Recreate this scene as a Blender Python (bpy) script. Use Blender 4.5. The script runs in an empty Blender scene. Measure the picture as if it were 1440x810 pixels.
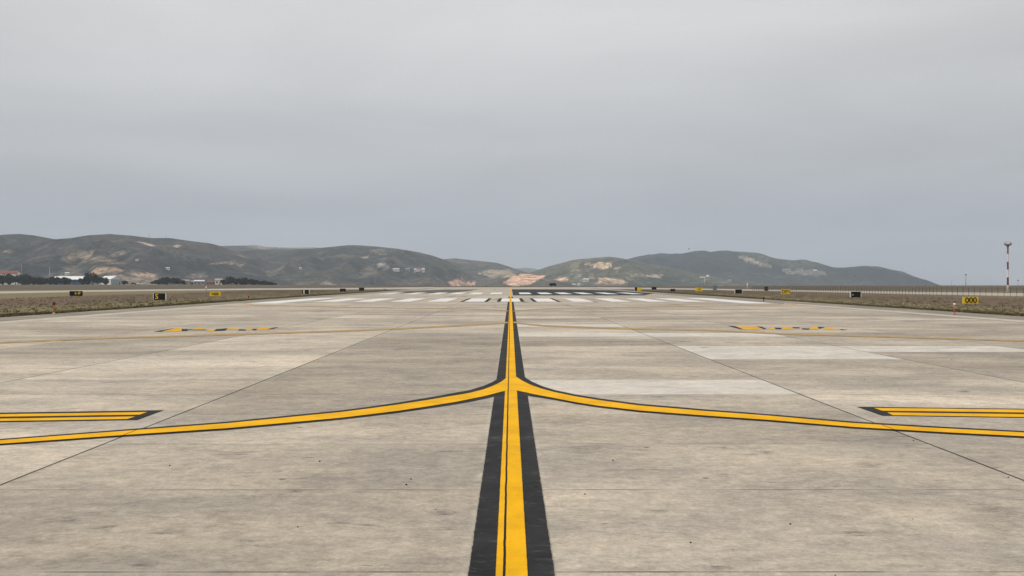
import bpy, bmesh, math, random
import numpy as np
from mathutils import Vector, Matrix, noise
from mathutils.bvhtree import BVHTree

random.seed(7)
rng = np.random.default_rng(7)
S = bpy.context.scene
C = S.collection
F, HC, VX, VY = 1900.0, 1.5, 718.0, 397.5      # focal length (px of the 1440 frame), eye height, vanishing point
def g(px, py):
    """ground point seen at a pixel of the survey photograph"""
    y = HC * F / (py - VY)
    return ((px - VX) / F * y, y)
def gz(px, py, z):
    """the same, on a sheet lying z above the ground"""
    y = (HC - z) * F / (py - VY)
    return ((px - VX) / F * y, y)
def at(px, py, D):
    """point at distance D"""
    return Vector(((px - VX) / F * D, D, HC + (VY - py) / F * D))

# ------------------------------------------------------------------ object helpers
def tag(o, label=None, cat=None, group=None, kind=None):
    if label: o['label'] = label
    if cat: o['category'] = cat
    if group: o['group'] = group
    if kind: o['kind'] = kind
    return o
def thing(name, label, cat, loc=(0, 0, 0), rz=0.0, group=None):
    o = bpy.data.objects.new(name, None); C.objects.link(o)
    o.empty_display_size = 0.3
    o.location = loc; o.rotation_euler = (0, 0, rz)
    return tag(o, label, cat, group)
def link(name, me, parent=None):
    o = bpy.data.objects.new(name, me); C.objects.link(o)
    if parent is not None: o.parent = parent
    return o
def obj(name, bm, mats, parent=None, smooth=False):
    me = bpy.data.meshes.new(name); bm.to_mesh(me); bm.free()
    for m in (mats if isinstance(mats, (list, tuple)) else [mats]): me.materials.append(m)
    if smooth:
        for p in me.polygons: p.use_smooth = True
    return link(name, me, parent)
def struct(o):
    o['kind'] = 'structure'; return o
def add_box(bm, c, s, rz=0.0, mi=0, bevel=0.0):
    r = bmesh.ops.create_cube(bm, size=1.0)
    M = Matrix.Translation(c) @ Matrix.Rotation(rz, 4, 'Z') @ Matrix.Diagonal((s[0], s[1], s[2], 1))
    bmesh.ops.transform(bm, matrix=M, verts=r['verts'])
    fs = {f for v in r['verts'] for f in v.link_faces}
    if bevel:
        es = {e for f in fs for e in f.edges}
        rr = bmesh.ops.bevel(bm, geom=list(es), offset=bevel, segments=2, affect='EDGES')
        fs = set(rr['faces']) | {f for f in fs if f.is_valid}
    for f in fs: f.material_index = mi
def add_lathe(bm, prof, n=14, c=(0, 0, 0), mi=0):
    rings = []
    for r, z in prof:
        rings.append([bm.verts.new((c[0] + r * math.cos(2 * math.pi * i / n), c[1] + r * math.sin(2 * math.pi * i / n), c[2] + z)) for i in range(n)])
    for k, (a, b) in enumerate(zip(rings, rings[1:])):
        for i in range(n):
            f = bm.faces.new((a[i], a[(i + 1) % n], b[(i + 1) % n], b[i]))
            f.material_index = mi if not callable(mi) else mi(k); f.smooth = True
    for ring in (rings[0][::-1], rings[-1]):
        f = bm.faces.new(ring); f.material_index = mi if not callable(mi) else mi(0 if ring is not rings[-1] else len(rings) - 2)
def add_tube(bm, a, b, r0, r1=None, n=6):
    a, b = Vector(a), Vector(b); r1 = r0 if r1 is None else r1
    d = (b - a).normalized(); u = d.orthogonal().normalized(); w = d.cross(u)
    A = [bm.verts.new(a + (u * math.cos(2 * math.pi * i / n) + w * math.sin(2 * math.pi * i / n)) * r0) for i in range(n)]
    B = [bm.verts.new(b + (u * math.cos(2 * math.pi * i / n) + w * math.sin(2 * math.pi * i / n)) * r1) for i in range(n)]
    for i in range(n): bm.faces.new((A[i], A[(i + 1) % n], B[(i + 1) % n], B[i])).smooth = True
    bm.faces.new(A[::-1]); bm.faces.new(B)
def poly(bm, pts, z, mi=0):
    f = bm.faces.new([bm.verts.new((p[0], p[1], z)) for p in pts]); f.material_index = mi
    if f.normal.z < 0 or f.calc_area() == 0: pass
    f.normal_update()
    if f.normal.z < 0: f.normal_flip()
    return f
def strip(bm, A, B, z):
    a = [bm.verts.new((p[0], p[1], z)) for p in A]; b = [bm.verts.new((p[0], p[1], z)) for p in B]
    for i in range(len(a) - 1):
        f = bm.faces.new((a[i], a[i + 1], b[i + 1], b[i])); f.normal_update()
        if f.normal.z < 0: f.normal_flip()
def lerp_tab(tab, x):
    xs = [t[0] for t in tab]
    return [float(np.interp(x, xs, [t[k] for t in tab])) for k in range(1, len(tab[0]))]

# ------------------------------------------------------------------ material helpers
class NT:
    def __init__(s, name):
        s.m = bpy.data.materials.new(name); s.m.use_nodes = True
        s.t = s.m.node_tree; s.t.nodes.clear()
        s.out = s.t.nodes.new('ShaderNodeOutputMaterial'); s.b = s.t.nodes.new('ShaderNodeBsdfPrincipled')
        s.t.links.new(s.b.outputs[0], s.out.inputs[0])
    def n(s, typ, **kw):
        x = s.t.nodes.new(typ)
        for k, v in kw.items():
            if isinstance(k, str) and k.startswith('i_'): s.set(x.inputs[k[2:]], v)
            else: setattr(x, k, v)
        return x
    def set(s, sock, v):
        if hasattr(v, 'links') or isinstance(v, bpy.types.NodeSocket): s.t.links.new(v, sock)
        else:
            if isinstance(v, (tuple, list)) and len(v) == 3 and sock.type == 'RGBA': v = (*v, 1)
            if isinstance(v, (tuple, list)) and len(v) == 4 and sock.type == 'VECTOR': v = v[:3]
            sock.default_value = v
    def pos(s): return s.n('ShaderNodeNewGeometry').outputs['Position']
    def objc(s): return s.n('ShaderNodeTexCoord').outputs['Object']
    def scale(s, v, sc):
        x = s.n('ShaderNodeVectorMath', operation='MULTIPLY'); s.set(x.inputs[0], v); x.inputs[1].default_value = sc; return x.outputs[0]
    def noise(s, v, sc, det=4, rough=.55, dist=0.0):
        x = s.n('ShaderNodeTexNoise'); s.set(x.inputs['Vector'], v)
        x.inputs['Scale'].default_value = sc; x.inputs['Detail'].default_value = det
        x.inputs['Roughness'].default_value = rough; x.inputs['Distortion'].default_value = dist
        return x.outputs[0]
    def ramp(s, f, a, b, lo=0.0, hi=1.0):
        x = s.n('ShaderNodeMapRange'); x.interpolation_type = 'SMOOTHSTEP'
        s.set(x.inputs[0], f)
        for i, v in zip((1, 2, 3, 4), (a, b, lo, hi)): x.inputs[i].default_value = v
        return x.outputs[0]
    def math(s, op, a, b=0.0):
        x = s.n('ShaderNodeMath', operation=op); s.set(x.inputs[0], a); s.set(x.inputs[1], b); return x.outputs[0]
    def mix(s, f, a, b, blend='MIX'):
        x = s.n('ShaderNodeMix', data_type='RGBA', blend_type=blend)
        s.set(x.inputs[0], f); s.set(x.inputs[6], a); s.set(x.inputs[7], b); return x.outputs[2]
    def mulc(s, c, f):
        x = s.n('ShaderNodeVectorMath', operation='SCALE'); s.set(x.inputs[0], c); s.set(x.inputs['Scale'], f); return x.outputs[0]
    def xyz(s, v):
        x = s.n('ShaderNodeSeparateXYZ'); s.set(x.inputs[0], v); return x.outputs
    def attr(s, nm):
        return s.n('ShaderNodeAttribute', attribute_name=nm)
    def done(s, col, rough=.85, spec=.3, bump=None, bs=.3, bd=.02):
        s.set(s.b.inputs['Base Color'], col); s.set(s.b.inputs['Roughness'], rough)
        s.b.inputs['Specular IOR Level'].default_value = spec
        if bump is not None:
            x = s.n('ShaderNodeBump'); x.inputs['Strength'].default_value = bs; x.inputs['Distance'].default_value = bd
            s.set(x.inputs['Height'], bump); s.t.links.new(x.outputs[0], s.b.inputs['Normal'])
        return s.m
def paint(name, col, var=.12, rough=.6, sc=6.0, metallic=0.0):
    t = NT(name); p = t.objc(); nz = t.noise(p, sc, 5)
    c = t.mulc(col + (1,) if len(col) == 3 else col, t.ramp(nz, .3, .7, 1 - var, 1 + var))
    t.b.inputs['Metallic'].default_value = metallic
    return t.done(c, rough, .2)

STAINS = []
for _x, _y, _w, _h, _k in ((1195, 751, 34, 4.5, .8), (1018, 631, 12, 2.2, .7), (1079, 637, 13, 2.4, .7), (90, 733, 26, 3.5, .7), (150, 742, 30, 4, .6), (235, 750, 26, 3, .75), (290, 741, 18, 3, .5), (345, 762, 22, 3, .6),
                           (1010, 800, 20, 4, .75), (1225, 655, 30, 4, .5), (930, 720, 22, 4, .45), (1405, 720, 45, 12, .6), (960, 480.5, 18, 1.1, .9), (1027, 481.5, 9, .9, .9), (990, 489, 8, .7, .8), (860, 521, 60, 3, .5), (1330, 447, 60, 2.2, .5),
                           (800, 452.5, 22, .9, .6), (450, 438, 14, 1.2, .6), (820, 633, 40, 6, .4), (560, 610, 60, 8, .4), (1290, 520, 60, 6, .45)):
    _c = g(_x, _y); STAINS.append((_c[0], _c[1], _w / F * _c[1], _h * _c[1] ** 2 / (F * HC), _k))

# concrete
def concrete(name, base, worn=(.487, .415, .33), dark=(.225, .202, .176)):
    t = NT(name); p = t.pos(); X, Y, Z = t.xyz(p)
    tone = t.attr('tone').outputs['Fac']
    uv = t.n('ShaderNodeUVMap', uv_map='slab').outputs[0]; U, V, _ = t.xyz(uv)
    big = t.noise(t.scale(p, (.35, .5, 1)), 1.0, 5, .6, .4)
    mid = t.noise(t.scale(p, (1.0, .95, 1)), 1.0, 8, .66, .7)
    fine = t.noise(t.scale(p, (7, 6, 1)), 1.0, 7, .72)
    grain = t.noise(p, 60, 3, .7)
    huge = t.noise(t.scale(p, (.11, .16, 1)), 1.0, 4, .6, .6)
    c = t.mix(t.ramp(big, .36, .66), base, worn)
    c = t.mulc(c, t.ramp(huge, .32, .68, .82, 1.15))
    pr = t.n('ShaderNodeVectorRotate', rotation_type='Z_AXIS'); t.set(pr.inputs['Vector'], p); pr.inputs['Angle'].default_value = .35
    streak = t.noise(t.scale(pr.outputs[0], (1.9, 1.7, 1)), 1.0, 8, .72, 1.3)
    blot = t.noise(t.scale(p, (3.2, 2.6, 1)), 1.0, 6, .72, .5)
    c = t.mix(t.ramp(mid, .50, .74, 0, .62), c, dark)
    c = t.mix(t.ramp(streak, .54, .72, 0, .30), c, dark)
    c = t.mix(t.ramp(streak, .44, .28, 0, .36), c, (.50, .425, .335))
    c = t.mulc(c, t.ramp(blot, .3, .7, 1.08, .93))
    c = t.mix(t.ramp(mid, .46, .28, 0, .5), c, (.46, .40, .32))
    stain = t.noise(t.scale(p, (1.1, 2.6, 1)), 1.0, 5, .7, 1.4)
    c = t.mix(t.ramp(stain, .60, .74, 0, .85), c, (.13, .12, .105))
    ax = t.math('ABSOLUTE', t.math('SUBTRACT', X, .005))
    c = t.mix(t.math('MULTIPLY', t.ramp(t.math('ADD', ax, t.math('MULTIPLY', fine, .06)), .31, .265), t.ramp(mid, .55, .4, .1, .7)), c, (.50, .45, .38))
    rub = t.noise(t.scale(p, (1.3, .03, 1)), 1.0, 4, .6)
    c = t.mix(t.math('MULTIPLY', t.ramp(rub, .56, .68, 0, .5), t.ramp(Y, 40, 110)), c, (.12, .115, .105))
    c = t.mulc(c, t.ramp(fine, .28, .72, .82, 1.18))
    c = t.mulc(c, t.ramp(grain, .25, .75, .88, 1.12)); c = t.mulc(c, t.ramp(t.noise(t.scale(p, (22, 19, 1)), 1.0, 5, .7, .4), .3, .7, .87, 1.12))
    c = t.mulc(c, t.math('ADD', t.math('MULTIPLY', t.math('SUBTRACT', tone, 1.0), 2.1), 1.0))
    # pale repaired patches: cooler, whiter cement
    c = t.mix(t.ramp(tone, 1.13, 1.2, 0, .85), c, t.mulc(t.mulc((.585, .545, .49, 1), t.ramp(fine, .2, .8, .84, 1.12)), t.math('MULTIPLY', t.ramp(mid, .35, .7, 1.06, .84), t.ramp(streak, .35, .65, 1.05, .9))))
    # old oil and rubber stains
    brk = t.noise(t.scale(p, (6, 13, 1)), 1.0, 7, .75, 1.2)
    brk2 = t.ramp(t.noise(t.scale(p, (11, 16, 1)), 1.0, 5, .7, .5), .40, .56, .25, 1)
    for sx, sy, rx, ry, k in STAINS:
        q = t.n('ShaderNodeVectorMath', operation='SUBTRACT'); t.set(q.inputs[0], p); q.inputs[1].default_value = (sx, sy, 0)
        ln = t.n('ShaderNodeVectorMath', operation='LENGTH'); t.set(ln.inputs[0], t.scale(q.outputs[0], (1 / rx, 1 / ry, 0)))
        dd_ = t.math('ADD', ln.outputs['Value'], t.math('MULTIPLY', t.math('SUBTRACT', brk, .5), 4.5))
        c = t.mix(t.math('MULTIPLY', t.ramp(dd_, 1.3, -.2, 0, k), brk2), c, (.075, .07, .063))
    # small spalls, pebbles and drips
    vor = t.n('ShaderNodeTexVoronoi'); t.set(vor.inputs['Vector'], p); vor.inputs['Scale'].default_value = .9; vor.inputs['Randomness'].default_value = 1
    c = t.mix(t.ramp(vor.outputs['Distance'], .035, .018, 0, .85), c, (.05, .045, .04))
    # joints
    wob = t.noise(t.scale(p, (3, .7, 1)), 1.0, 4, .6)
    du = t.math('MULTIPLY', t.math('SUBTRACT', .5, t.math('ABSOLUTE', t.math('SUBTRACT', U, .5))), 3.83)
    dv = t.math('MULTIPLY', t.math('SUBTRACT', .5, t.math('ABSOLUTE', t.math('SUBTRACT', V, .5))), 2.77)
    duw = t.math('ADD', du, t.math('MULTIPLY', t.math('SUBTRACT', wob, .5), .012))
    pale = t.math('MULTIPLY', t.ramp(t.math('ADD', du, t.math('MULTIPLY', fine, .12)), .24, .02), t.ramp(t.noise(p, .9, 3), .5, .66, 0, .55))
    c = t.mix(pale, c, (.52, .47, .40))
    pale2 = t.math('MULTIPLY', t.ramp(t.math('ADD', dv, t.math('MULTIPLY', fine, .1)), .15, .03), t.ramp(t.noise(t.scale(p, (1, .2, 1)), 1.1, 3), .46, .6, 0, .45))
    c = t.mix(pale2, c, (.50, .45, .385))
    jl = t.ramp(duw, .017, .008)
    jt = t.math('MULTIPLY', t.ramp(dv, .020, .008), t.ramp(t.noise(t.scale(p, (1.2, .2, 1)), 1.6, 4), .38, .58, .25, 1.0))
    c = t.mix(t.math('MULTIPLY', jt, .85), c, (.07, .065, .06))
    c = t.mix(t.math('MULTIPLY', jl, .93), c, (.025, .024, .023))
    # rubber and grime laid down by wheels: two worn wheel tracks
    return t.done(c, t.ramp(mid, .3, .7, .82, .95), .12, t.math('SUBTRACT', t.math('ADD', fine, t.math('MULTIPLY', grain, .5)), t.math('MULTIPLY', jl, 2.0)), .25, .012)
M_conc = concrete('concrete', (.362, .319, .268))

def road_mat(name, col, var=.15):
    t = NT(name); p = t.pos(); a = t.noise(p, .12, 5); b = t.noise(p, 2.2, 4)
    c = t.mulc((*col, 1), t.ramp(a, .3, .7, 1 - var, 1 + var)); c = t.mulc(c, t.ramp(b, .3, .7, .93, 1.07))
    return t.done(c, .85, .25)
M_strip = road_mat('pale_concrete', (.38, .345, .295))
M_shoulder = road_mat('shoulder', (.25, .225, .19))

JX = (-.033, -3.77, 3.88)
def marking(name, col, wear, wearcol, dirt=.2, edge=None):
    t = NT(name); p = t.pos(); X, Y, Z = t.xyz(p)
    a = t.noise(t.scale(p, (2, 1.2, 1)), 1.0, 6, .65, .3); b = t.noise(t.scale(p, (7, 9, 1)), 1.0, 6, .75, .5); q = t.noise(p, 90, 2)
    c = t.mulc((*col, 1), t.ramp(a, .3, .7, 1 - dirt, 1 + dirt * .5))
    c = t.mulc(c, t.ramp(q, .2, .8, .92, 1.06))
    c = t.mix(t.math('MULTIPLY', t.ramp(b, .52, .74), wear), c, wearcol)
    c = t.mix(t.ramp(a, .58, .74, 0, wear * .8), c, wearcol)
    wob = t.math('MULTIPLY', t.math('SUBTRACT', t.noise(t.scale(p, (1, 1.6, 1)), 1.0, 6, .75), .5), .016)
    for jx, w, k in zip(JX, (.0075, .008, .008), (1, .8, .8)):
        d = t.math('ABSOLUTE', t.math('SUBTRACT', t.math('ADD', X, wob if jx == -.033 else t.math('MULTIPLY', wob, .5)), jx))
        c = t.mix(t.ramp(d, w * 1.15, w * .8, 0, k), c, (.012, .011, .010))
    if edge:
        e = t.math('ADD', t.math('ABSOLUTE', t.math('SUBTRACT', X, edge[0])), t.math('MULTIPLY', t.math('SUBTRACT', t.noise(p, 8, 6, .75), .5), edge[2] * .55))
        c = t.mix(t.ramp(e, edge[1] - .003, edge[1] + .003), c, edge[3])
    vor = t.n('ShaderNodeTexVoronoi'); t.set(vor.inputs['Vector'], p); vor.inputs['Scale'].default_value = 2.1
    c = t.mix(t.ramp(vor.outputs['Distance'], .05, .025, 0, .8), c, (.04, .035, .03))
    return t.done(c, .75, .06, b, .12, .006)
M_yel = marking('yellow_paint', (.80, .412, .003), .5, (.66, .40, .085), .16)
M_blk = marking('black_paint', (.026, .026, .028), .6, (.105, .10, .094), .4)
M_yl2 = marking('location_yellow_paint', (.66, .36, .03), .8, (.45, .34, .17), .2)
M_fad = marking('faded_yellow_paint', (.40, .275, .125), .8, (.33, .275, .20))
M_yelc = marking('centreline_yellow_paint', (.80, .412, .003), .5, (.66, .40, .085), .16, (.0055, .0815, .02, (.035, .034, .032)))
M_blkc = marking('centreline_black_paint', (.026, .026, .028), .6, (.105, .10, .094), .35, (.005, .222, .035, (.34, .30, .25)))
M_wht = marking('white_paint', (.70, .69, .68), .7, (.46, .43, .39), .12)
M_edge = marking('worn_white_paint', (.50, .45, .38), .6, (.38, .335, .27))

# ------------------------------------------------------------------ camera
cam = bpy.data.objects.new('camera', bpy.data.cameras.new('camera')); C.objects.link(cam)
cam.data.sensor_width = 36; cam.data.lens = F / 1440 * 36
cam.data.clip_start = .1; cam.data.clip_end = 30000
cam.location = (0, 0, HC)
cam.rotation_euler = (math.radians(90) - math.atan((405 - VY) / F), 0, -math.atan((720 - VX) / F))
S.camera = cam

# ------------------------------------------------------------------ light and sky
ELEV, AZ = math.radians(46), math.radians(250)     # sun high, behind and to the left; azimuth measured from +Y clockwise
sd = bpy.data.lights.new('sun', 'SUN'); sd.energy = 1.5; sd.angle = math.radians(14); sd.color = (1, .955, .88)
sun = bpy.data.objects.new('sun', sd); C.objects.link(sun)
to = Vector((math.sin(AZ) * math.cos(ELEV), math.cos(AZ) * math.cos(ELEV), math.sin(ELEV)))
sun.rotation_euler = to.to_track_quat('Z', 'Y').to_euler(); sun.location = to * 60
W = bpy.data.worlds.new('World'); S.world = W; W.use_nodes = True
wt = W.node_tree; wt.nodes.clear()
class WN(NT):
    def __init__(s, t): s.t = t
w = WN(wt)
wo = w.n('ShaderNodeOutputWorld'); bg = w.n('ShaderNodeBackground'); bg.inputs[1].default_value = .1
wt.links.new(bg.outputs[0], wo.inputs[0])
sky = w.n('ShaderNodeTexSky', sky_type='NISHITA', sun_disc=False); sky.sun_elevation = ELEV; sky.sun_rotation = AZ
sky.dust_density = 3.0; sky.air_density = 1.2
d = w.n('ShaderNodeTexCoord').outputs['Generated']
dx, dy, dz = w.xyz(d)
cr = w.n('ShaderNodeValToRGB'); w.set(cr.inputs[0], w.math('MAXIMUM', dz, 0.0))
els = cr.color_ramp; els.interpolation = 'EASE'
stops = [(0.0, (.42, .442, .482)), (.05, (.443, .464, .505)), (.10, (.52, .534, .56)), (.15, (.618, .622, .628)), (.20, (.68, .675, .668)), (.45, (.78, .78, .77)), (1.0, (1.15, 1.13, 1.08))]
els.elements[0].position = 0; els.elements[1].position = 1
for p_, c_ in stops[1:-1]: els.elements.new(p_)
for e, (p_, c_) in zip(els.elements, stops): e.position = p_; e.color = (*[v / 1.155 for v in c_], 1)
zz = w.math('ADD', w.math('MAXIMUM', dz, 0.0), .16)
cv = w.n('ShaderNodeCombineXYZ'); w.set(cv.inputs[0], w.math('DIVIDE', dx, zz)); w.set(cv.inputs[1], w.math('DIVIDE', dy, zz))
n1 = w.noise(w.scale(cv.outputs[0], (.9, 1.0, 1)), 1.0, 5, .5, .5)
n2 = w.noise(w.scale(d, (2.2, 2.2, 9)), 1.0, 4, .5, .3)
cl = w.mulc(cr.outputs[0], w.math('MULTIPLY', w.ramp(n1, .28, .72, .94, 1.07), w.ramp(n2, .25, .75, .955, 1.05)))
cl = w.mulc(cl, w.math('MULTIPLY', w.ramp(dx, .08, .42, 12.0, 10.6), w.ramp(dx, -.12, -.42, 1.0, .93)))
wt.links.new(w.mix(.06, cl, sky.outputs[0]), bg.inputs[0])

# ------------------------------------------------------------------ ground sheet
def edge_dist(x):
    return float(np.interp(x, [-160, -70, -20, 60, 140], [1050, 800, 580, 580, 680]))
def ground_h(x, y):
    e = edge_dist(x * 600 / max(y, 600))
    t = min(max((y - e) / 700.0, 0), 1)
    return -16 * t * t * (3 - 2 * t)
xs = np.unique(np.concatenate([np.linspace(-5200, -400, 25), np.linspace(-400, 400, 81), np.linspace(400, 5200, 25)]))
ys = np.unique(np.concatenate([np.linspace(-400, 400, 17), np.linspace(400, 1900, 61), np.linspace(1900, 10500, 30)]))
V = [(x, y, ground_h(x, y)) for y in ys for x in xs]
nx = len(xs)
FC = [(j * nx + i, j * nx + i + 1, (j + 1) * nx + i + 1, (j + 1) * nx + i) for j in range(len(ys) - 1) for i in range(nx - 1)]
me = bpy.data.meshes.new('ground'); me.from_pydata(V, [], FC)
for p_ in me.polygons: p_.use_smooth = True
def ground_mat():
    t = NT('dry_grass_ground'); p = t.pos(); X, Y, Z = t.xyz(p)
    a = t.noise(p, .05, 6, .62, .3); b = t.noise(p, .55, 5, .65); f = t.noise(p, 7, 5, .7)
    ax = t.math('ABSOLUTE', X)
    soil = t.mix(t.ramp(b, .35, .65), (.105, .074, .052), (.165, .118, .080))
    olive = t.mix(t.ramp(b, .3, .7), (.145, .120, .062), (.225, .185, .098))
    edge = t.ramp(t.math('ADD', ax, t.math('MULTIPLY', a, 9)), 38, 30)
    axn = t.math('ADD', ax, t.math('MULTIPLY', a, 16))
    band = t.math('MULTIPLY', t.ramp(axn, 52, 60), t.ramp(X, 10, -10, .45, 1))
    gm = t.math('MAXIMUM', t.math('MAXIMUM', t.ramp(a, .52, .66, 0, .7), band), edge)
    c = t.mix(gm, soil, olive)
    far = t.ramp(Y, 200, 330)
    c = t.mix(t.math('MULTIPLY', far, .8), c, t.mix(t.ramp(a, .4, .6), (.080, .066, .055), (.105, .088, .068)))
    c = t.mulc(c, t.ramp(f, .25, .75, .86, 1.14))
    return t.done(c, .95, .1, t.math('ADD', b, f), .25, .04)
me.materials.append(ground_mat())
struct(link('ground', me))

# ------------------------------------------------------------------ runway slabs: one sheet, one quad per slab
JL = [-22.1, -18.95, -15.2, -11.4, -7.6, -3.77, -.033, 3.88, 7.69, 11.5, 15.3, 19.1, 22.8]
y0, dyr = 6.977, 2.77
tone = {}
# (lane, row): lane 0 is right of the centre joint, row 0 starts nearest the camera
for r, v in {0: 1.0, 1: 1.0, 2: .96, 3: .98, 4: 1.19, 5: 1.02, 6: 1.04, 7: .98, 8: 1.03, 9: .92, 10: 1.0, 11: 1.24, 12: 1.1, 13: .95, 14: 1.2, 15: .98, 16: .92, 17: .9, 18: 1.1}.items(): tone[0, r] = v
for r, v in {0: .98, 1: 1.0, 2: 1.06, 3: 1.09, 4: 1.05, 5: 1.02, 6: .98, 7: 1.22, 8: 1.2, 9: 1.0, 10: .96, 11: 1.25, 12: .96, 13: .98}.items(): tone[1, r] = v
for r, v in {0: 1.0, 3: 1.06, 4: 1.0, 5: .95, 6: .9, 7: .92, 8: 1.21, 9: 1.0, 10: .96, 11: .93}.items(): tone[2, r] = v
for r, v in {0: .93, 1: .95, 2: 1.0, 3: .95, 4: .92, 5: .91, 6: .9, 7: .93, 8: .92, 9: .93, 10: .96, 11: .95, 12: .98}.items(): tone[-1, r] = v
for r, v in {0: 1.04, 1: 1.04, 2: 1.06, 3: 1.03, 4: .99, 5: 1.1, 6: 1.11, 7: 1.06, 8: 1.04, 9: 1.04, 10: 1.08, 11: 1.02}.items(): tone[-2, r] = v
for r, v in {3: 1.0, 4: 1.0, 5: 1.03, 6: 1.05, 7: .97, 8: .95, 9: .93, 10: .92, 11: .95, 12: 1.03}.items(): tone[-3, r] = v
bm = bmesh.new(); tl = bm.faces.layers.float.new('tone'); uvl = bm.loops.layers.uv.new('slab')
for r in range(-6, 156):
    for i in range(len(JL) - 1):
        lane = i - 6
        ya, yb = y0 + dyr * r, y0 + dyr * (r + 1)
        f = bm.faces.new([bm.verts.new(q) for q in ((JL[i], ya, .005), (JL[i + 1], ya, .005), (JL[i + 1], yb, .005), (JL[i], yb, .005))])
        tv = tone.get((lane, r), 1.0 + random.uniform(-.07, .06))
        if i in (0, 11): tv = .82 + random.uniform(-.03, .03)
        f[tl] = tv
        for lp, uv in zip(f.loops, ((0, 0), (1, 0), (1, 1), (0, 1))): lp[uvl].uv = uv
me = bpy.data.meshes.new('runway'); bm.to_mesh(me); bm.free(); me.materials.append(M_conc)
struct(link('runway', me))
# taxiways that swing in and join behind the runway, and the cross taxiway at the far end
bm = bmesh.new()
Lc = [(-420, 421.8, 3.6), (-180, 415.3, 2.2), (0, 411.2, 1.5), (120, 409.3, 1.15), (240, 407.8, 1.05), (360, 406.6, 1.0), (480, 406.0, 1.05), (560, 405.6, 1.25), (610, 405.2, 1.6)]
Rc = [(1840, 421.5, 5.2), (1640, 417.5, 3.6), (1440, 414.4, 2.3), (1320, 412.6, 1.75), (1200, 410.5, 1.3), (1080, 408.2, .95), (960, 406.3, .85), (900, 405.6, 1.0), (840, 405.2, 1.5)]
for tab in (Lc, Rc):
    tab = sorted(tab); X = np.linspace(tab[0][0], tab[-1][0], 60)
    c = [lerp_tab(tab, x) for x in X]
    strip(bm, [g(x, y - h) for x, (y, h) in zip(X, c)], [g(x, y + h) for x, (y, h) in zip(X, c)], .002)
poly(bm, [(-40, 350), (40, 350), (34, 439), (-34, 439)], .009)
struct(obj('taxiway', bm, M_strip))

# ------------------------------------------------------------------ painted markings
def line(bm, xl, xr, ya, yb, z, seg=20):
    Y = [ya + (yb - ya) * (i / seg) for i in range(seg + 1)]
    strip(bm, [(xl, y) for y in Y], [(xr, y) for y in Y], z)
Z1, Z2, Z3 = .008, .011, .014
bm = bmesh.new(); line(bm, -.221, .231, 2, 145, Z1, 40); struct(obj('centreline_border_marking', bm, M_blkc))
bm = bmesh.new(); line(bm, -.0775, .0885, 2, 432, Z3, 60); struct(obj('centreline_marking', bm, M_yelc))
# lead-off curves (x, yellow top, yellow bottom, border top, border bottom)
LT = [(-420, 651, 657, 648, 660), (-300, 641.5, 647.3, 639, 650), (-150, 630, 635.4, 628, 637.6), (0, 619, 624, 617.2, 626), (160, 607, 612.6, 605, 614.8), (320, 595, 602, 592.8, 604.4), (480, 579.3, 587.3, 577, 589.8), (520, 574.3, 582.6, 571.8, 585.2), (560, 568.8, 577.6, 566, 580.3), (600, 562.6, 571.6, 559.4, 574.6), (640, 556, 565.2, 552.2, 568.6), (660, 552.6, 561.2, 548.6, 565), (680, 547.6, 557.2, 542.6, 561), (692, 543, 554.2, 537.4, 558.4), (700, 539.4, 552, 532.5, 556), (706, 536, 550.6, 527.5, 554), (712, 531.5, 549.4, 522, 552), (718, 526, 548.6, 518, 550)]
RT = [(718, 526, 548.6, 518, 550), (728, 531, 549.2, 522, 552), (734, 535, 550.6, 527, 554), (741, 538.6, 552, 532.3, 556), (748, 541.8, 553.6, 536.6, 557.4), (762, 546.6, 556.4, 542.8, 559.6), (780, 551.4, 559.8, 548.4, 562.3), (810, 557.5, 565.6, 554.8, 568), (840, 562.4, 570.3, 559.8, 572.7), (900, 570.2, 577.3, 567.8, 579.6), (990, 577.8, 584.2, 575.5, 586.4), (1080, 584.4, 590.4, 582.3, 592.6), (1200, 595, 600.4, 592.8, 602.4), (1320, 602, 607.4, 599.8, 609.6), (1440, 608.2, 613.6, 606.2, 616), (1600, 616.5, 622, 614.4, 624.6), (1860, 629, 634.6, 626.8, 637.4)]
for nm, tab in (('lead_off_line_marking', LT), ('lead_off_line_marking', RT)):
    X = np.unique(np.concatenate([np.linspace(tab[0][0], tab[-1][0], 90), [t[0] for t in tab]]))
    # smooth the surveyed edges a little
    v = np.array([lerp_tab(tab, x) for x in X])
    b1 = bmesh.new(); strip(b1, [gz(x, r[2], .0095) for x, r in zip(X, v)], [gz(x, r[3], .0095) for x, r in zip(X, v)], .0095)
    struct(obj('lead_off_border_marking', b1, M_blk))
    b2 = bmesh.new(); strip(b2, [gz(x, r[0], .0165) for x, r in zip(X, v)], [gz(x, r[1], .0165) for x, r in zip(X, v)], .0165)
    struct(obj(nm, b2, M_yel))
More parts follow.
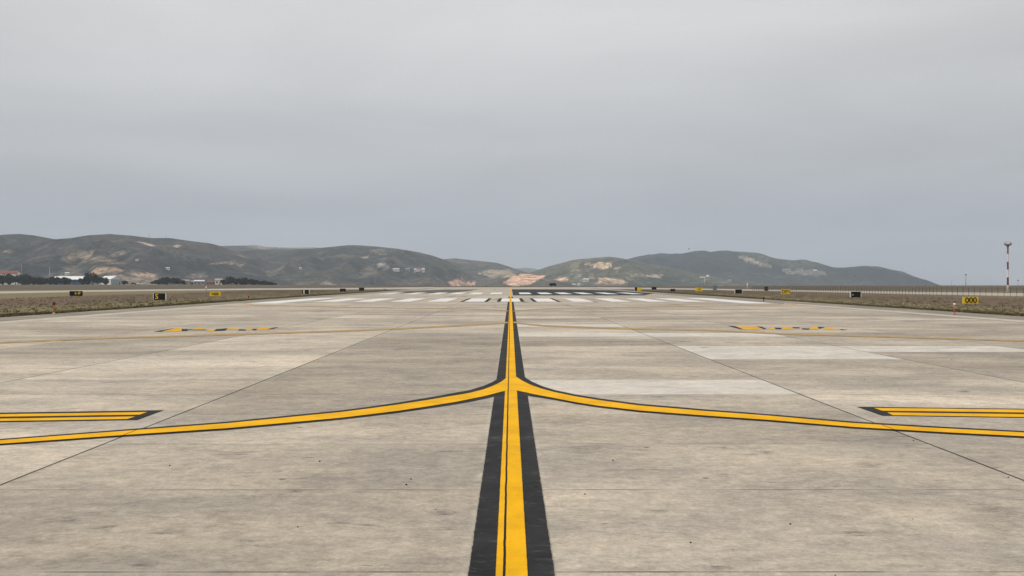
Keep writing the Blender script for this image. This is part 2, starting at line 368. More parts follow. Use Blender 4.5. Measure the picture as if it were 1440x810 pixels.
# double holding lines
def quadpx(bm, pts, z): poly(bm, [gz(*p, z) for p in pts], z)
for side in (0, 1):
    b1 = bmesh.new(); b2 = bmesh.new()
    if side == 0:
        quadpx(b1, [(-330, 585.3), (230.7, 576.7), (193, 590.6), (-330, 599)], Z1)
        quadpx(b2, [(-330, 587.4), (207, 579.3), (196, 583), (-330, 590.9)], Z2)
        quadpx(b2, [(-330, 593.9), (190, 585.6), (179, 589.2), (-330, 597.2)], Z2)
    else:
        quadpx(b1, [(1205, 572), (1760, 579), (1760, 592.5), (1241, 584.6)], Z1)
        quadpx(b2, [(1229, 573.7), (1760, 579.9), (1760, 584.3), (1241, 577.6)], Z2)
        quadpx(b2, [(1248, 580), (1760, 586.6), (1760, 591.2), (1256, 583.9)], Z2)
    struct(obj('holding_line_border_marking', b1, M_blk)); struct(obj('holding_line_marking', b2, M_yel))
# faded older lead-off lines further up
def pxband(tab, hw, z, mat, name):
    bm = bmesh.new(); X = np.linspace(tab[0][0], tab[-1][0], 50)
    yv = [lerp_tab(tab, x)[0] for x in X]
    strip(bm, [gz(x, y - hw, z) for x, y in zip(X, yv)], [gz(x, y + hw, z) for x, y in zip(X, yv)], z); return struct(obj(name, bm, mat))
M_mark2 = M_fad
pxband([(-300, 493), (0, 481.5), (140, 475.8), (280, 471.6), (400, 468), (560, 462.2), (650, 457.6), (690, 455.3), (714, 453.4)], 1.05, Z2 + .002, M_mark2, 'faded_lead_off_marking')
pxband([(722, 453), (740, 455.6), (762, 457.8), (880, 462.2), (1000, 464.3), (1092, 469), (1275, 474.2), (1440, 479.2), (1740, 490)], 1.0, Z2 + .002, M_mark2, 'faded_lead_off_marking')
pxband([(352, 428.6), (420, 430.5), (560, 433), (680, 434.8), (715, 437.2)], .42, Z2 + .002, M_mark2, 'faded_lead_off_marking')
pxband([(722, 437.2), (745, 435.4), (785, 433.3), (890, 432), (1020, 430), (1100, 428.5)], .42, Z2 + .002, M_mark2, 'faded_lead_off_marking')
b = bmesh.new()
for x0_, x1_, yy, h in ((344.5, 349, 427.6, .7), (349.5, 354, 427.3, .45), (1103, 1107, 427, .6), (1108, 1113, 427.4, .75), (1114.5, 1118, 427.5, .6)):
    quadpx(b, [(x0_, yy - h), (x1_, yy - h), (x1_, yy + h), (x0_, yy + h)], Z2)
struct(obj('edge_mark_marking', b, paint('orange_paint', (.62, .30, .10))))
# painted location boxes, yellow and black
LOC = {0: ([[(216, 466.2), (244, 461.6), (249, 461.9), (227, 466.6)], [(255.5, 462.6), (264, 462.8), (264, 465.4), (255.5, 465.6)], [(264, 463), (290, 463.6), (290, 464.4), (264, 464)],
            [(301, 465.6), (304, 462.8), (320, 461.6), (317, 465)], [(334, 464.9), (337, 462.9), (347, 463.4), (345, 465)], [(354, 464.4), (356, 462.6), (362, 462.4), (360, 464.6)], [(376, 463.6), (384, 460.6), (393, 459.8), (386, 462)]],
           [[(228, 466), (247, 461.3), (256, 461.2), (255.3, 466)], [(270, 463.4), (275, 461.3), (289, 461.4), (286, 463.4)], [(291, 465.8), (295, 463), (302.5, 463), (300.5, 465.6)],
            [(319, 462.6), (322, 461.4), (337, 462), (334, 463.4)], [(346, 464), (349, 461.4), (356, 461.4), (353, 464)], [(361.5, 464.2), (364, 460.8), (382, 460.6), (374, 463.8)]]),
       1: ([[(1022, 458), (1034, 458.6), (1048, 463.4), (1041, 463)], [(1064, 458.8), (1071, 459.4), (1079, 462.6), (1074, 462.8)], [(1089, 460.6), (1099, 461), (1099, 463.2), (1091, 462.9)],
            [(1114, 460), (1124, 460.2), (1125, 461.8), (1116, 461.6)], [(1127, 461.6), (1139, 462), (1138, 463.7), (1129, 463.3)], [(1150, 459.6), (1160, 460), (1157, 461.4), (1152, 462.4)], [(1180, 462.8), (1193, 463.8), (1184, 464.6)]],
           [[(1035, 459), (1063.5, 459), (1073, 463.7), (1047, 463.8)], [(1079, 460.4), (1088, 460.6), (1090.5, 463.6), (1083, 463.6)], [(1100, 459.4), (1113, 459.6), (1115, 462.2), (1101, 463.4)],
            [(1139.5, 459.3), (1149.5, 459.4), (1151.5, 463.3), (1140, 463.4)], [(1159, 461), (1168, 460.4), (1181, 463.7), (1161, 463.5)]])}
for side in (0, 1):
    b1 = bmesh.new(); b2 = bmesh.new()
    for q in LOC[side][0]: quadpx(b1, q, Z1)
    for q in LOC[side][1]: quadpx(b2, q, Z2)
    struct(obj('location_border_marking', b1, M_blk)); struct(obj('location_marking', b2, M_yl2))
# threshold bars
b = bmesh.new(); b1 = bmesh.new()
for k in (0, 1.92, 3.85, 5.8, 7.75, 9.7, 11.95):
    for s in ((1,) if k == 0 else (1, -1)):
        hw = .53 if k < 9 else (.6 if k < 11 else .72)
        line(b, (k * s - hw) * HC, (k * s + hw) * HC, 106 if k < 11 else 97, 128 if k < 11 else 130, Z2, 4)
        if k < 2: line(b1, (k * s - hw - .2) * HC, (k * s + hw + .2) * HC, 105.5, 129, Z1, 4)
for k in (1.33, 3.15, 4.9, 6.75, 8.9, 11.1):
    for s in (1, -1): line(b, (k * s - .53) * HC, (k * s + .53) * HC, 176, 204, Z2, 4)
struct(obj('threshold_marking', b, M_wht)); struct(obj('threshold_border_marking', b1, M_blk))
b = bmesh.new()
line(b, -19.55, -18.65, -10, 97, Z1, 30); line(b, 19.35, 20.25, -10, 95, Z1, 30)
struct(obj('edge_line_marking', b, M_edge))
# black rubber / resurfaced asphalt beyond the threshold
def asphalt(name, col, soft):
    t = NT(name); p = t.pos(); a = t.noise(t.scale(p, (.5, .12, 1)), 1.0, 5, .6, .5); b_ = t.noise(p, 3, 4)
    c = t.mix(t.ramp(a, .5 - soft, .5 + soft), col, tuple(v * 1.7 + .02 for v in col)); c = t.mulc(c, t.ramp(b_, .3, .7, .9, 1.1))
    return t.done(c, .9, .04)
b = bmesh.new(); poly(b, [(.28, 158), (15.5, 158), (20, 188), (19.5, 262), (14, 300), (.28, 305)], Z1 - .001)
struct(obj('asphalt_pavement', b, asphalt('asphalt', (.026, .026, .028), .25)))
b = bmesh.new(); poly(b, [(-17.5, 188), (-9, 192), (-7.5, 240), (-7, 300), (-15, 290), (-18.5, 240)], Z1 - .001)
struct(obj('asphalt_pavement', b, asphalt('worn_asphalt', (.075, .073, .068), .3)))

# ------------------------------------------------------------------ grass along the verges (uncountable)
def grass_patch():
    P = []
    for s, ex in ((-1, 22.0), (1, 22.7)):
        n = 26000; y = 45 + 225 * rng.random(n) ** 1.5; dd = rng.exponential(.35, n); P.append(np.stack([s * (ex + dd), y, np.full(n, 1.0), np.full(n, s)], 1))
        n = 9000; y = 45 + 225 * rng.random(n) ** 1.4; dd = rng.random(n) ** 2.2 * 26
        P.append(np.stack([s * (ex + dd), y, np.full(n, .75), np.full(n, s)], 1))
    P = np.concatenate(P)
    keep = np.abs(P[:, 0]) < P[:, 1] * .46 + 8
    # leave the joining taxiways bare
    px = VX + P[:, 0] / P[:, 1] * F; py = VY + HC * F / P[:, 1]
    for tab in (sorted(Lc), sorted(Rc)):
        c = np.interp(px, [t[0] for t in tab], [t[1] for t in tab]); h = np.interp(px, [t[0] for t in tab], [t[2] for t in tab])
        inside = (px > tab[0][0]) & (px < tab[-1][0])
        keep &= ~(inside & (py < c + h + .35))
    P = P[keep]
    vv, cc = [], []
    nb = 4; n = len(P)
    cl = np.array([noise.noise(Vector((p[0] * .09, p[1] * .03, 3.3))) for p in P])
    for b_ in range(nb):
        a = rng.random(n) * 6.283; hgt = (.03 + .06 * rng.random(n) ** 1.5) * P[:, 2] * (1 + .7 * cl); wd = .018 + .03 * rng.random(n)
        ox = rng.normal(0, .07, n); oy = rng.normal(0, .07, n)
        bx, by = P[:, 0] + ox, P[:, 1] + oy
        far = np.where(P[:, 3] > 0, bx < 22.72, bx > -22.02)
        bx = np.where(far, P[:, 0], bx)
        ca, sa = np.cos(a) * wd, np.sin(a) * wd
        lean = rng.normal(0, .45, (n, 2)) * hgt[:, None]
        v = np.zeros((n, 3, 3)); v[:, 0] = np.stack([bx - ca, by - sa, np.zeros(n)], 1); v[:, 1] = np.stack([bx + ca, by + sa, np.zeros(n)], 1)
        v[:, 2] = np.stack([bx + lean[:, 0], by + lean[:, 1], hgt], 1)
        vv.append(v.reshape(-1, 3))
        k = np.clip(.5 + cl * 1.3 + rng.normal(0, .15, n), 0, 1)[:, None]
        col = (1 - k) * np.array([.225, .172, .100]) + k * np.array([.180, .155, .072])
        cc.append(np.repeat(col, 3, 0))
    vv = np.concatenate(vv); cc = np.concatenate(cc)
    nf = len(vv) // 3
    me = bpy.data.meshes.new('grass'); me.vertices.add(len(vv)); me.vertices.foreach_set('co', vv.ravel().astype(np.float32))
    me.loops.add(len(vv)); me.loops.foreach_set('vertex_index', np.arange(len(vv), dtype=np.int32))
    me.polygons.add(nf); me.polygons.foreach_set('loop_start', np.arange(0, len(vv), 3, dtype=np.int32))
    at_ = me.color_attributes.new('tint', 'FLOAT_COLOR', 'POINT')
    at_.data.foreach_set('color', np.concatenate([cc, np.ones((len(cc), 1))], 1).ravel().astype(np.float32))
    me.update(); me.validate()
    t = NT('grass_blades'); up = t.n('ShaderNodeCombineXYZ'); up.inputs[2].default_value = 1.0
    t.t.links.new(up.outputs[0], t.b.inputs['Normal'])
    me.materials.append(t.done(t.attr('tint').outputs['Color'], .9, .05))
    return me
tag(link('grass', grass_patch()), 'dry olive and tan grass growing along both pavement edges', 'grass', kind='stuff')

# loose stones on the concrete
bm = bmesh.new()
for k_ in range(46):
    y_ = 6 + 30 * random.random() ** 1.6; x_ = random.uniform(-.4, .4) * y_; r_ = random.uniform(.003, .008)
    rr = bmesh.ops.create_icosphere(bm, subdivisions=1, radius=r_)
    for v_ in rr['verts']: v_.co = Vector((v_.co.x * random.uniform(.8, 1.6) + x_, v_.co.y * random.uniform(.8, 1.3) + y_, v_.co.z * .8 + .007 + r_ * .5))
tag(obj('gravel', bm, paint('stone_dark', (.045, .04, .035), .3, .9)), 'small dark stones scattered loosely over the pale concrete', 'gravel', kind='stuff')

# ------------------------------------------------------------------ hills
def hill_mat(name, detail, dark):
    t = NT(name); p = t.pos(); col = t.attr('cover').outputs['Color']
    bush = t.noise(p, detail, 5, .7); med = t.noise(p, detail * .22, 4, .6)
    c = t.mulc(col, t.ramp(bush, .34, .66, .5, 1.55)); c = t.mulc(c, t.ramp(med, .34, .66, .6, 1.45))
    vo = t.n('ShaderNodeTexVoronoi'); t.set(vo.inputs['Vector'], p); vo.inputs['Scale'].default_value = dark
    c = t.mulc(c, t.ramp(vo.outputs['Distance'], .18, .42, .42, 1.18))
    return t.done(c, .95, .05, t.math('ADD', bush, med), .8, 4.0)
def in_poly(x, y, P):
    r = False; j = len(P) - 1
    for i in range(len(P)):
        if (P[i][1] > y) != (P[j][1] > y) and x < (P[j][0] - P[i][0]) * (y - P[i][1]) / (P[j][1] - P[i][1]) + P[i][0]: r = not r
        j = i
    return r
PATCH = {
 'near': [
  ([(86, 366), (92, 357), (105, 356), (125, 358), (140, 361), (158, 367), (180, 372), (160, 371), (135, 368), (110, 366), (98, 369)], (.19, .15, .105), .8),
  ([(95, 380), (97, 373), (104, 374), (106, 380)], (.36, .24, .14), .9),
  ([(128, 380), (130, 375), (150, 376), (180, 379), (178, 383), (150, 381), (134, 384)], (.40, .27, .17), .9),
  ([(150, 392), (165, 386), (182, 381), (220, 385), (229, 394), (222, 402), (185, 402), (165, 402)], (.20, .15, .12), .75),
  ([(185, 386), (190, 382), (216, 386), (222, 391), (205, 389)], (.40, .28, .19), .8),
  ([(95, 398), (80, 392), (84, 377), (92, 372), (120, 380), (128, 392), (150, 398)], (.12, .10, .09), .6),
  ([(192, 340), (200, 340), (216, 345), (214, 347), (203, 344)], (.36, .28, .22), .9),
  ([(240, 346), (250, 345), (257, 347), (250, 348.6), (242, 348.5)], (.40, .33, .27), .9),
  ([(287, 373), (300, 369), (325, 366.5), (335, 368), (345, 374), (336, 375.5), (322, 369.5), (300, 372)], (.27, .21, .17), .75),
  ([(80, 353), (84, 347), (92, 350), (100, 345), (104, 352), (92, 357)], (.15, .12, .10), .5),
  ([(6, 353), (14, 350), (18, 353), (12, 356)], (.3, .24, .18), .6),
  ([(176, 363), (190, 354), (196, 358), (188, 364)], (.15, .125, .11), .5),
  ([(260, 388), (275, 384), (290, 387), (284, 391), (265, 391)], (.25, .19, .17), .6),
  ([(108, 342), (140, 350), (165, 363), (190, 350), (192, 355), (168, 369), (135, 356), (105, 347)], (.016, .022, .020), .75)],
 'middle': [
  ([(630, 398), (640, 394.5), (652, 395), (672, 399), (660, 401), (648, 404), (634, 403)], (.52, .32, .22), .95),
  ([(366, 381), (372, 374), (392, 374), (398, 381), (382, 384)], (.20, .165, .115), .7),
  ([(448, 398), (456, 393), (466, 398), (476, 402), (455, 402)], (.32, .25, .21), .7),
  ([(382, 398), (400, 397), (408, 401), (384, 402)], (.30, .24, .2), .6),
  ([(508, 362), (514, 360), (518, 362.5), (511, 364)], (.36, .32, .27), .8),
  ([(530, 371), (538, 369), (550, 378), (542, 379)], (.27, .24, .20), .7),
  ([(503, 380), (520, 374), (532, 384), (515, 388)], (.2, .16, .12), .6),
  ([(520, 350), (540, 351), (545, 358), (528, 357)], (.2, .17, .12), .5),
  ([(375, 358), (400, 356), (440, 372), (430, 395), (405, 385)], (.045, .052, .04), .5)],
 'pale_ridge': [([(344, 345), (370, 344), (400, 348), (450, 348), (450, 351), (400, 351), (360, 350)], (.25, .215, .15), .7)],
 'gap': [
  ([(634, 397), (650, 394.5), (672, 399), (660, 401), (648, 404), (636, 402)], (.52, .32, .22), .95),
  ([(672, 384), (690, 379), (716, 379), (724, 384), (720, 392), (690, 391)], (.30, .235, .16), .75),
  ([(690, 391), (720, 392), (724, 397), (700, 400)], (.2, .2, .15), .5)],
 'field': [
  ([(708, 398), (722, 388), (735, 385.5), (770, 386.5), (764, 390), (748, 399.5), (722, 403)], (.55, .34, .235), .97),
  ([(705, 392), (718, 382), (728, 384), (722, 389)], (.33, .25, .17), .7)],
 'green': [
  ([(763, 401), (776, 394), (786, 389), (795, 389.5), (799, 393), (790, 400)], (.46, .30, .21), .92),
  ([(822, 372), (842, 368.3), (860, 368.6), (861, 374), (850, 379), (836, 376), (830, 373)], (.44, .31, .2), .92),
  ([(862, 379), (872, 374.5), (875, 377), (866, 382)], (.34, .26, .19), .8),
  ([(838, 398), (842, 391), (860, 391), (884, 396), (872, 401), (850, 401)], (.42, .29, .2), .88),
  ([(826, 390), (834, 386), (838, 388), (834, 392)], (.36, .27, .19), .75),
  ([(903, 388), (918, 386.5), (933, 386.5), (928, 390), (908, 391)], (.40, .31, .24), .85),
  ([(880, 389), (905, 384), (910, 387), (888, 391)], (.28, .23, .17), .5),
  ([(800, 378), (806, 368), (818, 366), (812, 384)], (.19, .155, .105), .6),
  ([(885, 397), (910, 391), (940, 390), (970, 393), (1010, 400), (990, 405), (880, 405)], (.035, .045, .036), .8),
  ([(795, 402), (830, 394), (842, 395), (845, 405), (800, 406)], (.05, .058, .05), .5)],
 'forest': [
  ([(1034, 360), (1046, 359), (1066, 367), (1090, 374), (1075, 375), (1052, 368)], (.25, .195, .15), .8),
  ([(1100, 382), (1108, 378), (1120, 380), (1160, 381), (1175, 385), (1150, 388), (1120, 386)], (.24, .21, .175), .55),
  ([(1020, 388), (1045, 381), (1100, 387), (1190, 393), (1250, 400), (1100, 404), (960, 404), (980, 396)], (.050, .052, .046), .6),
  ([(1036, 354), (1060, 355), (1090, 364), (1140, 366), (1160, 374), (1120, 378), (1070, 366), (1048, 358)], (.062, .060, .045), .75)],
 'far': []}
HILLS = {}
def hill(key, name, ridge, D, front, back, base, amp, mat, colA, colB, seed, colstep=2.0, rows=44, rough=.35):
    x0_, x1_ = ridge[0][0], ridge[-1][0]
    X = np.arange(x0_, x1_ + .1, colstep); rx = [r[0] for r in ridge]; ry = [r[1] for r in ridge]
    py = np.interp(X, rx, ry)
    k = np.ones(3) / 3; py = np.convolve(np.pad(py, 1, mode='edge'), k, 'valid')
    nr, nbk = rows, 14
    V, CO = [], []
    for j in range(nr + nbk):
        for i, x in enumerate(X):
            wx = (x - VX) / F * D
            hr = HC + (VY - py[i]) / F * D
            if j <= nr:
                t = j / nr; y = D - front * (1 - t)
                s = 1 - (1 - t) ** 1.45
            else:
                t = 1 - (j - nr) / (nbk - 1); y = D + back * (1 - t); s = t * t * (3 - 2 * t)
            q = Vector((wx / 420 + seed, y / 900, seed * 1.7)); q2 = Vector((wx / 140 + seed, y / 420, seed)); q3 = Vector((wx / 45, y / 60, seed))
            spur = (1 - abs(noise.noise(q)) * 2.0) * .55 + (1 - abs(noise.noise(q2)) * 2.2) * .5 + noise.noise(q3) * .12
            env = math.sin(math.pi * min(t, 1) ** .9) if j <= nr else 0
            z = base + (hr - base) * s + amp * (spur - .75) * env * 2.2
            lim = HC + (VY - float(np.interp(VX + wx / y * F, X, py)) - .8) / F * y
            if j < nr: z = min(z, max(lim, base))
            z += noise.noise(q3) * rough * (3 if j >= nr - 2 else 2) * min(1, max(0, (hr - base) / 25)) * (1 if j > 1 else 0)
            V.append((wx, y, z))
            ppx = VX + wx / y * F; ppy = VY - (z - HC) / y * F
            m = .5 + 1.1 * noise.fractal(Vector((wx / 170 + seed, y / 230, z / 60)), .9, 2.1, 4)
            m = min(max(m, 0), 1)
            m = min(max(m + .45 * (spur - .55), 0), 1)  # gullies darker in the colour: woody growth, also standing in for weak relief shading
            c = [a + (b - a) * m for a, b in zip(colA, colB)]
            sp = noise.noise(Vector((wx / 38 - seed, y / 70, z / 16)))
            if sp > .5 and key != 'forest': c = [u + (v - u) * min((sp - .5) * 3, .45) for u, v in zip(c, (.20, .165, .145))]
            jx, jy = 2.6 * noise.fractal(Vector((wx / 40, z / 9, 5)), .8, 2, 3), 1.1 * noise.fractal(Vector((wx / 40, z / 9, 9)), .8, 2, 3)
            for P, pc, st in PATCH[key]:
                if in_poly(ppx + jx, ppy + jy, P): c = [u + (v - u) * st for u, v in zip(c, pc)]
            CO.append((*c, 1))
    n = len(X)
    FC = [(j * n + i, j * n + i + 1, (j + 1) * n + i + 1, (j + 1) * n + i) for j in range(nr + nbk - 1) for i in range(n - 1)]
    me = bpy.data.meshes.new(name); me.from_pydata(V, [], FC)
    at_ = me.color_attributes.new('cover', 'FLOAT_COLOR', 'POINT'); at_.data.foreach_set('color', np.array(CO, dtype=np.float32).ravel())
    for p_ in me.polygons: p_.use_smooth = True
    me.materials.append(mat)
    HILLS[key] = BVHTree.FromPolygons([Vector(v) for v in V], FC)
    return struct(link(name, me))
MH = hill_mat('scrub_hillside', .10, .075); MF = hill_mat('wooded_hillside', .07, .06)
GR, BR = (.024, .028, .026), (.058, .051, .046)
hill('near', 'hill', [(-420, 372), (-300, 352), (-180, 340), (-100, 338), (-40, 332), (0, 330.5), (28, 329), (50, 331.5), (75, 336.5), (100, 335), (125, 331), (155, 329), (185, 331.5), (215, 335), (240, 335), (270, 339), (298, 343), (308, 346.5), (330, 353), (360, 364), (400, 380), (440, 394), (480, 406)], 2900, 1000, 900, -14, 27, MH, GR, BR, 1.3)
hill('middle', 'hill', [(300, 360), (340, 353), (380, 351), (420, 350.5), (445, 349), (470, 347), (490, 345), (507, 344.6), (525, 346.5), (560, 350), (590, 355), (610, 360), (628, 366), (645, 377), (665, 391), (690, 403), (710, 410)], 3500, 1100, 900, -14, 26, MH, GR, (.070, .064, .050), 4.1)
hill('pale_ridge', 'hill', [(240, 352), (280, 348), (310, 346), (345, 345), (358, 344.6), (372, 347), (410, 348.6), (445, 348), (480, 352), (520, 362)], 4600, 700, 900, -14, 10, MH, GR, BR, 7.7, rows=20)
hill('gap', 'hill', [(560, 372), (610, 366), (625, 364.6), (640, 363.2), (652, 364.5), (680, 367.5), (700, 370), (715, 374.5), (730, 380), (745, 384), (760, 388), (790, 398), (810, 408)], 4300, 1100, 800, -14, 12, MH, GR, (.085, .074, .055), 9.2)
hill('field', 'hill', [(660, 402), (690, 393), (712, 385.5), (735, 384.5), (770, 386), (790, 391), (815, 402), (830, 408)], 3300, 600, 500, -14, 3, MH, (.05, .05, .035), (.09, .075, .055), 2.2, rows=24)
hill('green', 'hill', [(690, 402), (720, 392), (740, 385), (757, 379.5), (775, 373.5), (800, 367), (815, 364.5), (830, 363.6), (845, 361.8), (858, 361), (870, 362.5), (882, 365), (900, 369), (930, 374), (960, 380), (985, 385), (1010, 391), (1040, 399), (1070, 408)], 3900, 1100, 900, -14, 20, MH, (.050, .056, .035), (.098, .090, .060), 5.5)
hill('forest', 'hill', [(780, 390), (830, 378), (870, 367), (890, 362.5), (902, 359.5), (912, 358), (918, 358.8), (930, 357), (940, 356.6), (960, 356.5), (968, 355), (976, 353), (985, 352), (993, 353), (998, 355), (1008, 353.5), (1022, 351.8), (1035, 353.5), (1050, 354.5), (1075, 358.5), (1090, 363), (1110, 366), (1135, 366), (1150, 369), (1165, 374), (1175, 376.5), (1190, 376), (1205, 375), (1215, 374), (1232, 374), (1245, 377), (1270, 383), (1290, 390), (1310, 397), (1330, 404), (1360, 410)], 5200, 1500, 1000, -16, 32, MF, (.009, .015, .017), (.017, .023, .023), 8.4, rough=1.5)
hill('far', 'hill', [(600, 392), (660, 384), (700, 379.5), (722, 378), (738, 376.6), (750, 377.2), (765, 381), (800, 392), (830, 404)], 7600, 900, 900, -16, 8, MF, (.06, .075, .07), (.07, .085, .08), 3.9, rows=20)

def on_hill(key, px, py):
    for k in range(40):
        d_ = (at(px, py + k * .4, 1000) - Vector((0, 0, HC))).normalized()
        h = HILLS[key].ray_cast(Vector((0, 0, HC)), d_)
        if h[0] is not None: return h[0]

# ------------------------------------------------------------------ airfield signs
M_sb = paint('sign_black', (.008, .008, .008), .2, .7)
M_sy = paint('sign_yellow', (.78, .53, .02), .08, .5)
M_sw = paint('sign_white', (.62, .62, .60), .08, .5)
M_st = paint('galvanised_steel', (.33, .33, .33), .15, .45, metallic=.6)
M_ly = paint('letter_yellow', (.80, .52, .05), .05, .5)
M_lk = paint('letter_black', (.02, .017, .012), .05, .5)
M_lw = paint('letter_white', (.6, .6, .6), .05, .5)
def sign(px0, px1, pyt, pyb, base, label, face, text=None, tx=.5, sides=None, split=None, letter=None, group=None, tscale=.74):
    X, Y = g((px0 + px1) / 2, base); k = Y / F
    wd, hh = (px1 - px0) * k, (pyb - pyt) * k; zb = max((base - pyb) * k, .05)
    t = thing('airfield_sign', label, 'sign', (X, Y, 0), 0, group)
    bm = bmesh.new(); add_box(bm, (0, .11, zb + hh / 2), (wd, .22, hh), bevel=.012); obj('sign_cabinet', bm, face, t)
    if split:       # part of the face in another colour
        a, b_, m = split
        bm = bmesh.new(); add_box(bm, ((a + b_) / 2 * wd - wd / 2, -.004, zb + hh / 2), ((b_ - a) * wd, .012, hh * .93)); obj('face_panel', bm, m, t)
    if sides:
        for s in sides:
            bm = bmesh.new(); add_box(bm, (s * (wd / 2 + .035), .11, zb + hh / 2), (.066, .24, hh * 1.02), bevel=.006); obj('side_frame', bm, M_sw, t)
    for s in (-1, 1):
        bm = bmesh.new(); add_tube(bm, (s * wd * .33, .11, 0), (s * wd * .33, .11, zb), .03, n=8); add_lathe(bm, [(.07, 0), (.07, .02)], 10, (s * wd * .33, .11, 0)); obj('leg', bm, M_st, t)
    if text:
        cu = bpy.data.curves.new('lettering', 'FONT'); cu.body = text; cu.size = hh * tscale * 1.35; cu.align_x = 'CENTER'; cu.align_y = 'CENTER'; cu.extrude = .004; cu.offset = hh * .015
        cu.materials.append(letter or M_ly)
        tmp = bpy.data.objects.new('lettering', cu); C.objects.link(tmp); bpy.context.view_layer.update()
        me = bpy.data.meshes.new_from_object(tmp.evaluated_get(bpy.context.evaluated_depsgraph_get())); bpy.data.objects.remove(tmp)
        me.name = 'lettering'; o = link('lettering', me, t)
        o.location = ((tx - .5) * wd, -.015 if split is None else -.02, zb + hh / 2); o.rotation_euler = (math.radians(90), 0, 0)
    return t
GS = 'airfield signs beside the runway'
sign(98, 115.6, 409.3, 416.1, 417.2, 'wide black sign with yellow lettering far out in the grass below the white roofed hangar', M_sb, '\u2190P', .62, group=GS, tscale=.66)
sign(216.3, 232.4, 412.6, 421.8, 423.3, 'large black sign with white side frames and one yellow figure on the left verge', M_sb, 'S', .26, (-1, 1), group=GS, tscale=.8)
sign(295, 310, 410.4, 416.6, 417.8, 'yellow sign with black lettering, the only yellow one left of the runway', M_sy, 'NEB', .5, letter=M_lk, group=GS, tscale=.62)
sign(425, 434.4, 407.7, 413.2, 414.2, 'black sign with a white stripe and white side frame at the left grass edge', M_sb, None, sides=(1,), split=(.16, .36, M_sw), group=GS)
sign(478, 486, 405.8, 410, 410.8, 'plain small black sign on the left verge, the wider of two far ones', M_sb, group=GS)
sign(504.8, 512, 404.7, 408.8, 409.4, 'plain small black sign on the left verge, the farthest one before the grass ends', M_sb, group=GS)
sign(892.6, 902, 404, 409, 409.6, 'half black and half yellow sign at the far tip of the right verge', M_sb, None, sides=(-1,), split=(.36, .99, M_sy), group=GS)
sign(916.5, 923.2, 403.6, 407.2, 408, 'tiny black sign farthest away, standing against the pale taxiway on the right', M_sb, None, group=GS)
sign(943, 949.6, 406.2, 409.8, 410.4, 'low plain black sign between the tiny black and the plain yellow sign', M_sb, None, group=GS)
sign(978, 988, 404.6, 409.6, 410.4, 'plain yellow sign without readable lettering on the right verge, left of the grey cabinet', M_sy, None, split=(.35, .75, paint('sign_ochre', (.55, .33, .02))), group=GS)
sign(1034, 1043.5, 407, 412.6, 413.6, 'black sign with slim white side frames near the yellow marker post', M_sb, None, sides=(-1, 1), group=GS)
sign(1099, 1111.4, 406.6, 413.8, 414.8, 'yellow sign with brown lettering where the right fence begins', M_sy, 'DP1', .5, letter=paint('letter_brown', (.16, .08, .01)), group=GS, tscale=.72)
sign(1197, 1210.6, 410.2, 418.1, 419.2, 'large black sign with white side frames in the grass in front of the fence', M_sb, '-', .18, (-1, 1), letter=M_lw, group=GS)
sign(1355, 1376.4, 417.6, 427.4, 429.6, 'big yellow sign reading 000 in black, nearest sign right of the runway', M_sy, '000', .5, letter=M_lk, group=GS, tscale=.84)

# grey cabinets
def cabinet(px0, px1, pyt, base, label, mat):
    X, Y = g((px0 + px1) / 2, base); k = Y / F; wd, hh = (px1 - px0) * k, (base - pyt) * k
    t = thing('equipment_cabinet', label, 'cabinet', (X, Y, 0))
    bm = bmesh.new(); add_box(bm, (0, .2, hh / 2 + .02), (wd, .4, hh - .1), bevel=.02); obj('cabinet_body', bm, mat, t)
    bm = bmesh.new(); add_box(bm, (0, .2, hh - .005), (wd * 1.1, .48, .05)); obj('roof', bm, M_st, t)
    bm = bmesh.new(); add_box(bm, (0, -.012, hh / 2), (wd * .8, .018, hh * .7), bevel=.004); d_ = obj('door', bm, mat, t)
    bm = bmesh.new(); add_box(bm, (wd * .3, -.03, hh * .5), (.03, .02, .12)); obj('handle', bm, M_st, d_)
    bm = bmesh.new(); add_box(bm, (0, .2, .035), (wd * 1.05, .45, .07)); obj('plinth', bm, M_strip, t)
cabinet(1003, 1008, 401.6, 409, 'blue grey equipment cabinet beside the far right taxiway', paint('blue_grey_metal', (.16, .20, .26)))
cabinet(1075.5, 1080.5, 402.8, 409.2, 'dark green equipment cabinet at the near end of the wire fence', paint('dark_green_metal', (.03, .04, .035)))

# edge lights and marker posts
M_red = paint('signal_red', (.16, .03, .03), .15, .5); M_org = paint('signal_orange', (.42, .15, .09), .15, .6)
M_bas = paint('base_yellow', (.62, .40, .12), .15, .6); M_glass = paint('lamp_glass', (.72, .72, .72), .05, .25); M_dk = paint('dark_metal', (.03, .028, .026), .2, .5)
def edge_light(px, base, h, label, capm, stemm, basem, lens=None, group='runway edge lights', r=.045):
    X, Y = g(px, base)
    t = thing('edge_light', label, 'edge light', (X, Y, .008), 0, group)
    bm = bmesh.new(); add_lathe(bm, [(.085, 0), (.085, .02), (.05, .05), (.04, .07)], 16); obj('base', bm, basem, t)
    bm = bmesh.new(); add_lathe(bm, [(r * .7, .07), (r * .8, h * .45), (r * 1.15, h * .72)], 12); obj('stem', bm, stemm, t)
    if lens is not None:
        bm = bmesh.new(); add_lathe(bm, [(r * 1.2, h * .72), (r * 1.9, h * .76), (r * 1.9, h * .88), (r * 1.4, h * .9)], 14); obj('lens', bm, lens, t)
    bm = bmesh.new(); z0_ = h * .9 if lens is not None else h * .72
    add_lathe(bm, [(r * 1.3, z0_), (r * 2.1, z0_ + h * .03), (r * 2.0, h * .97), (r * .9, h), (.01, h)], 14); obj('cap', bm, capm, t)
edge_light(76, 441.8, .60, 'dark red capped light on an orange stem at the near left grass edge', M_red, M_org, M_bas, r=.036)
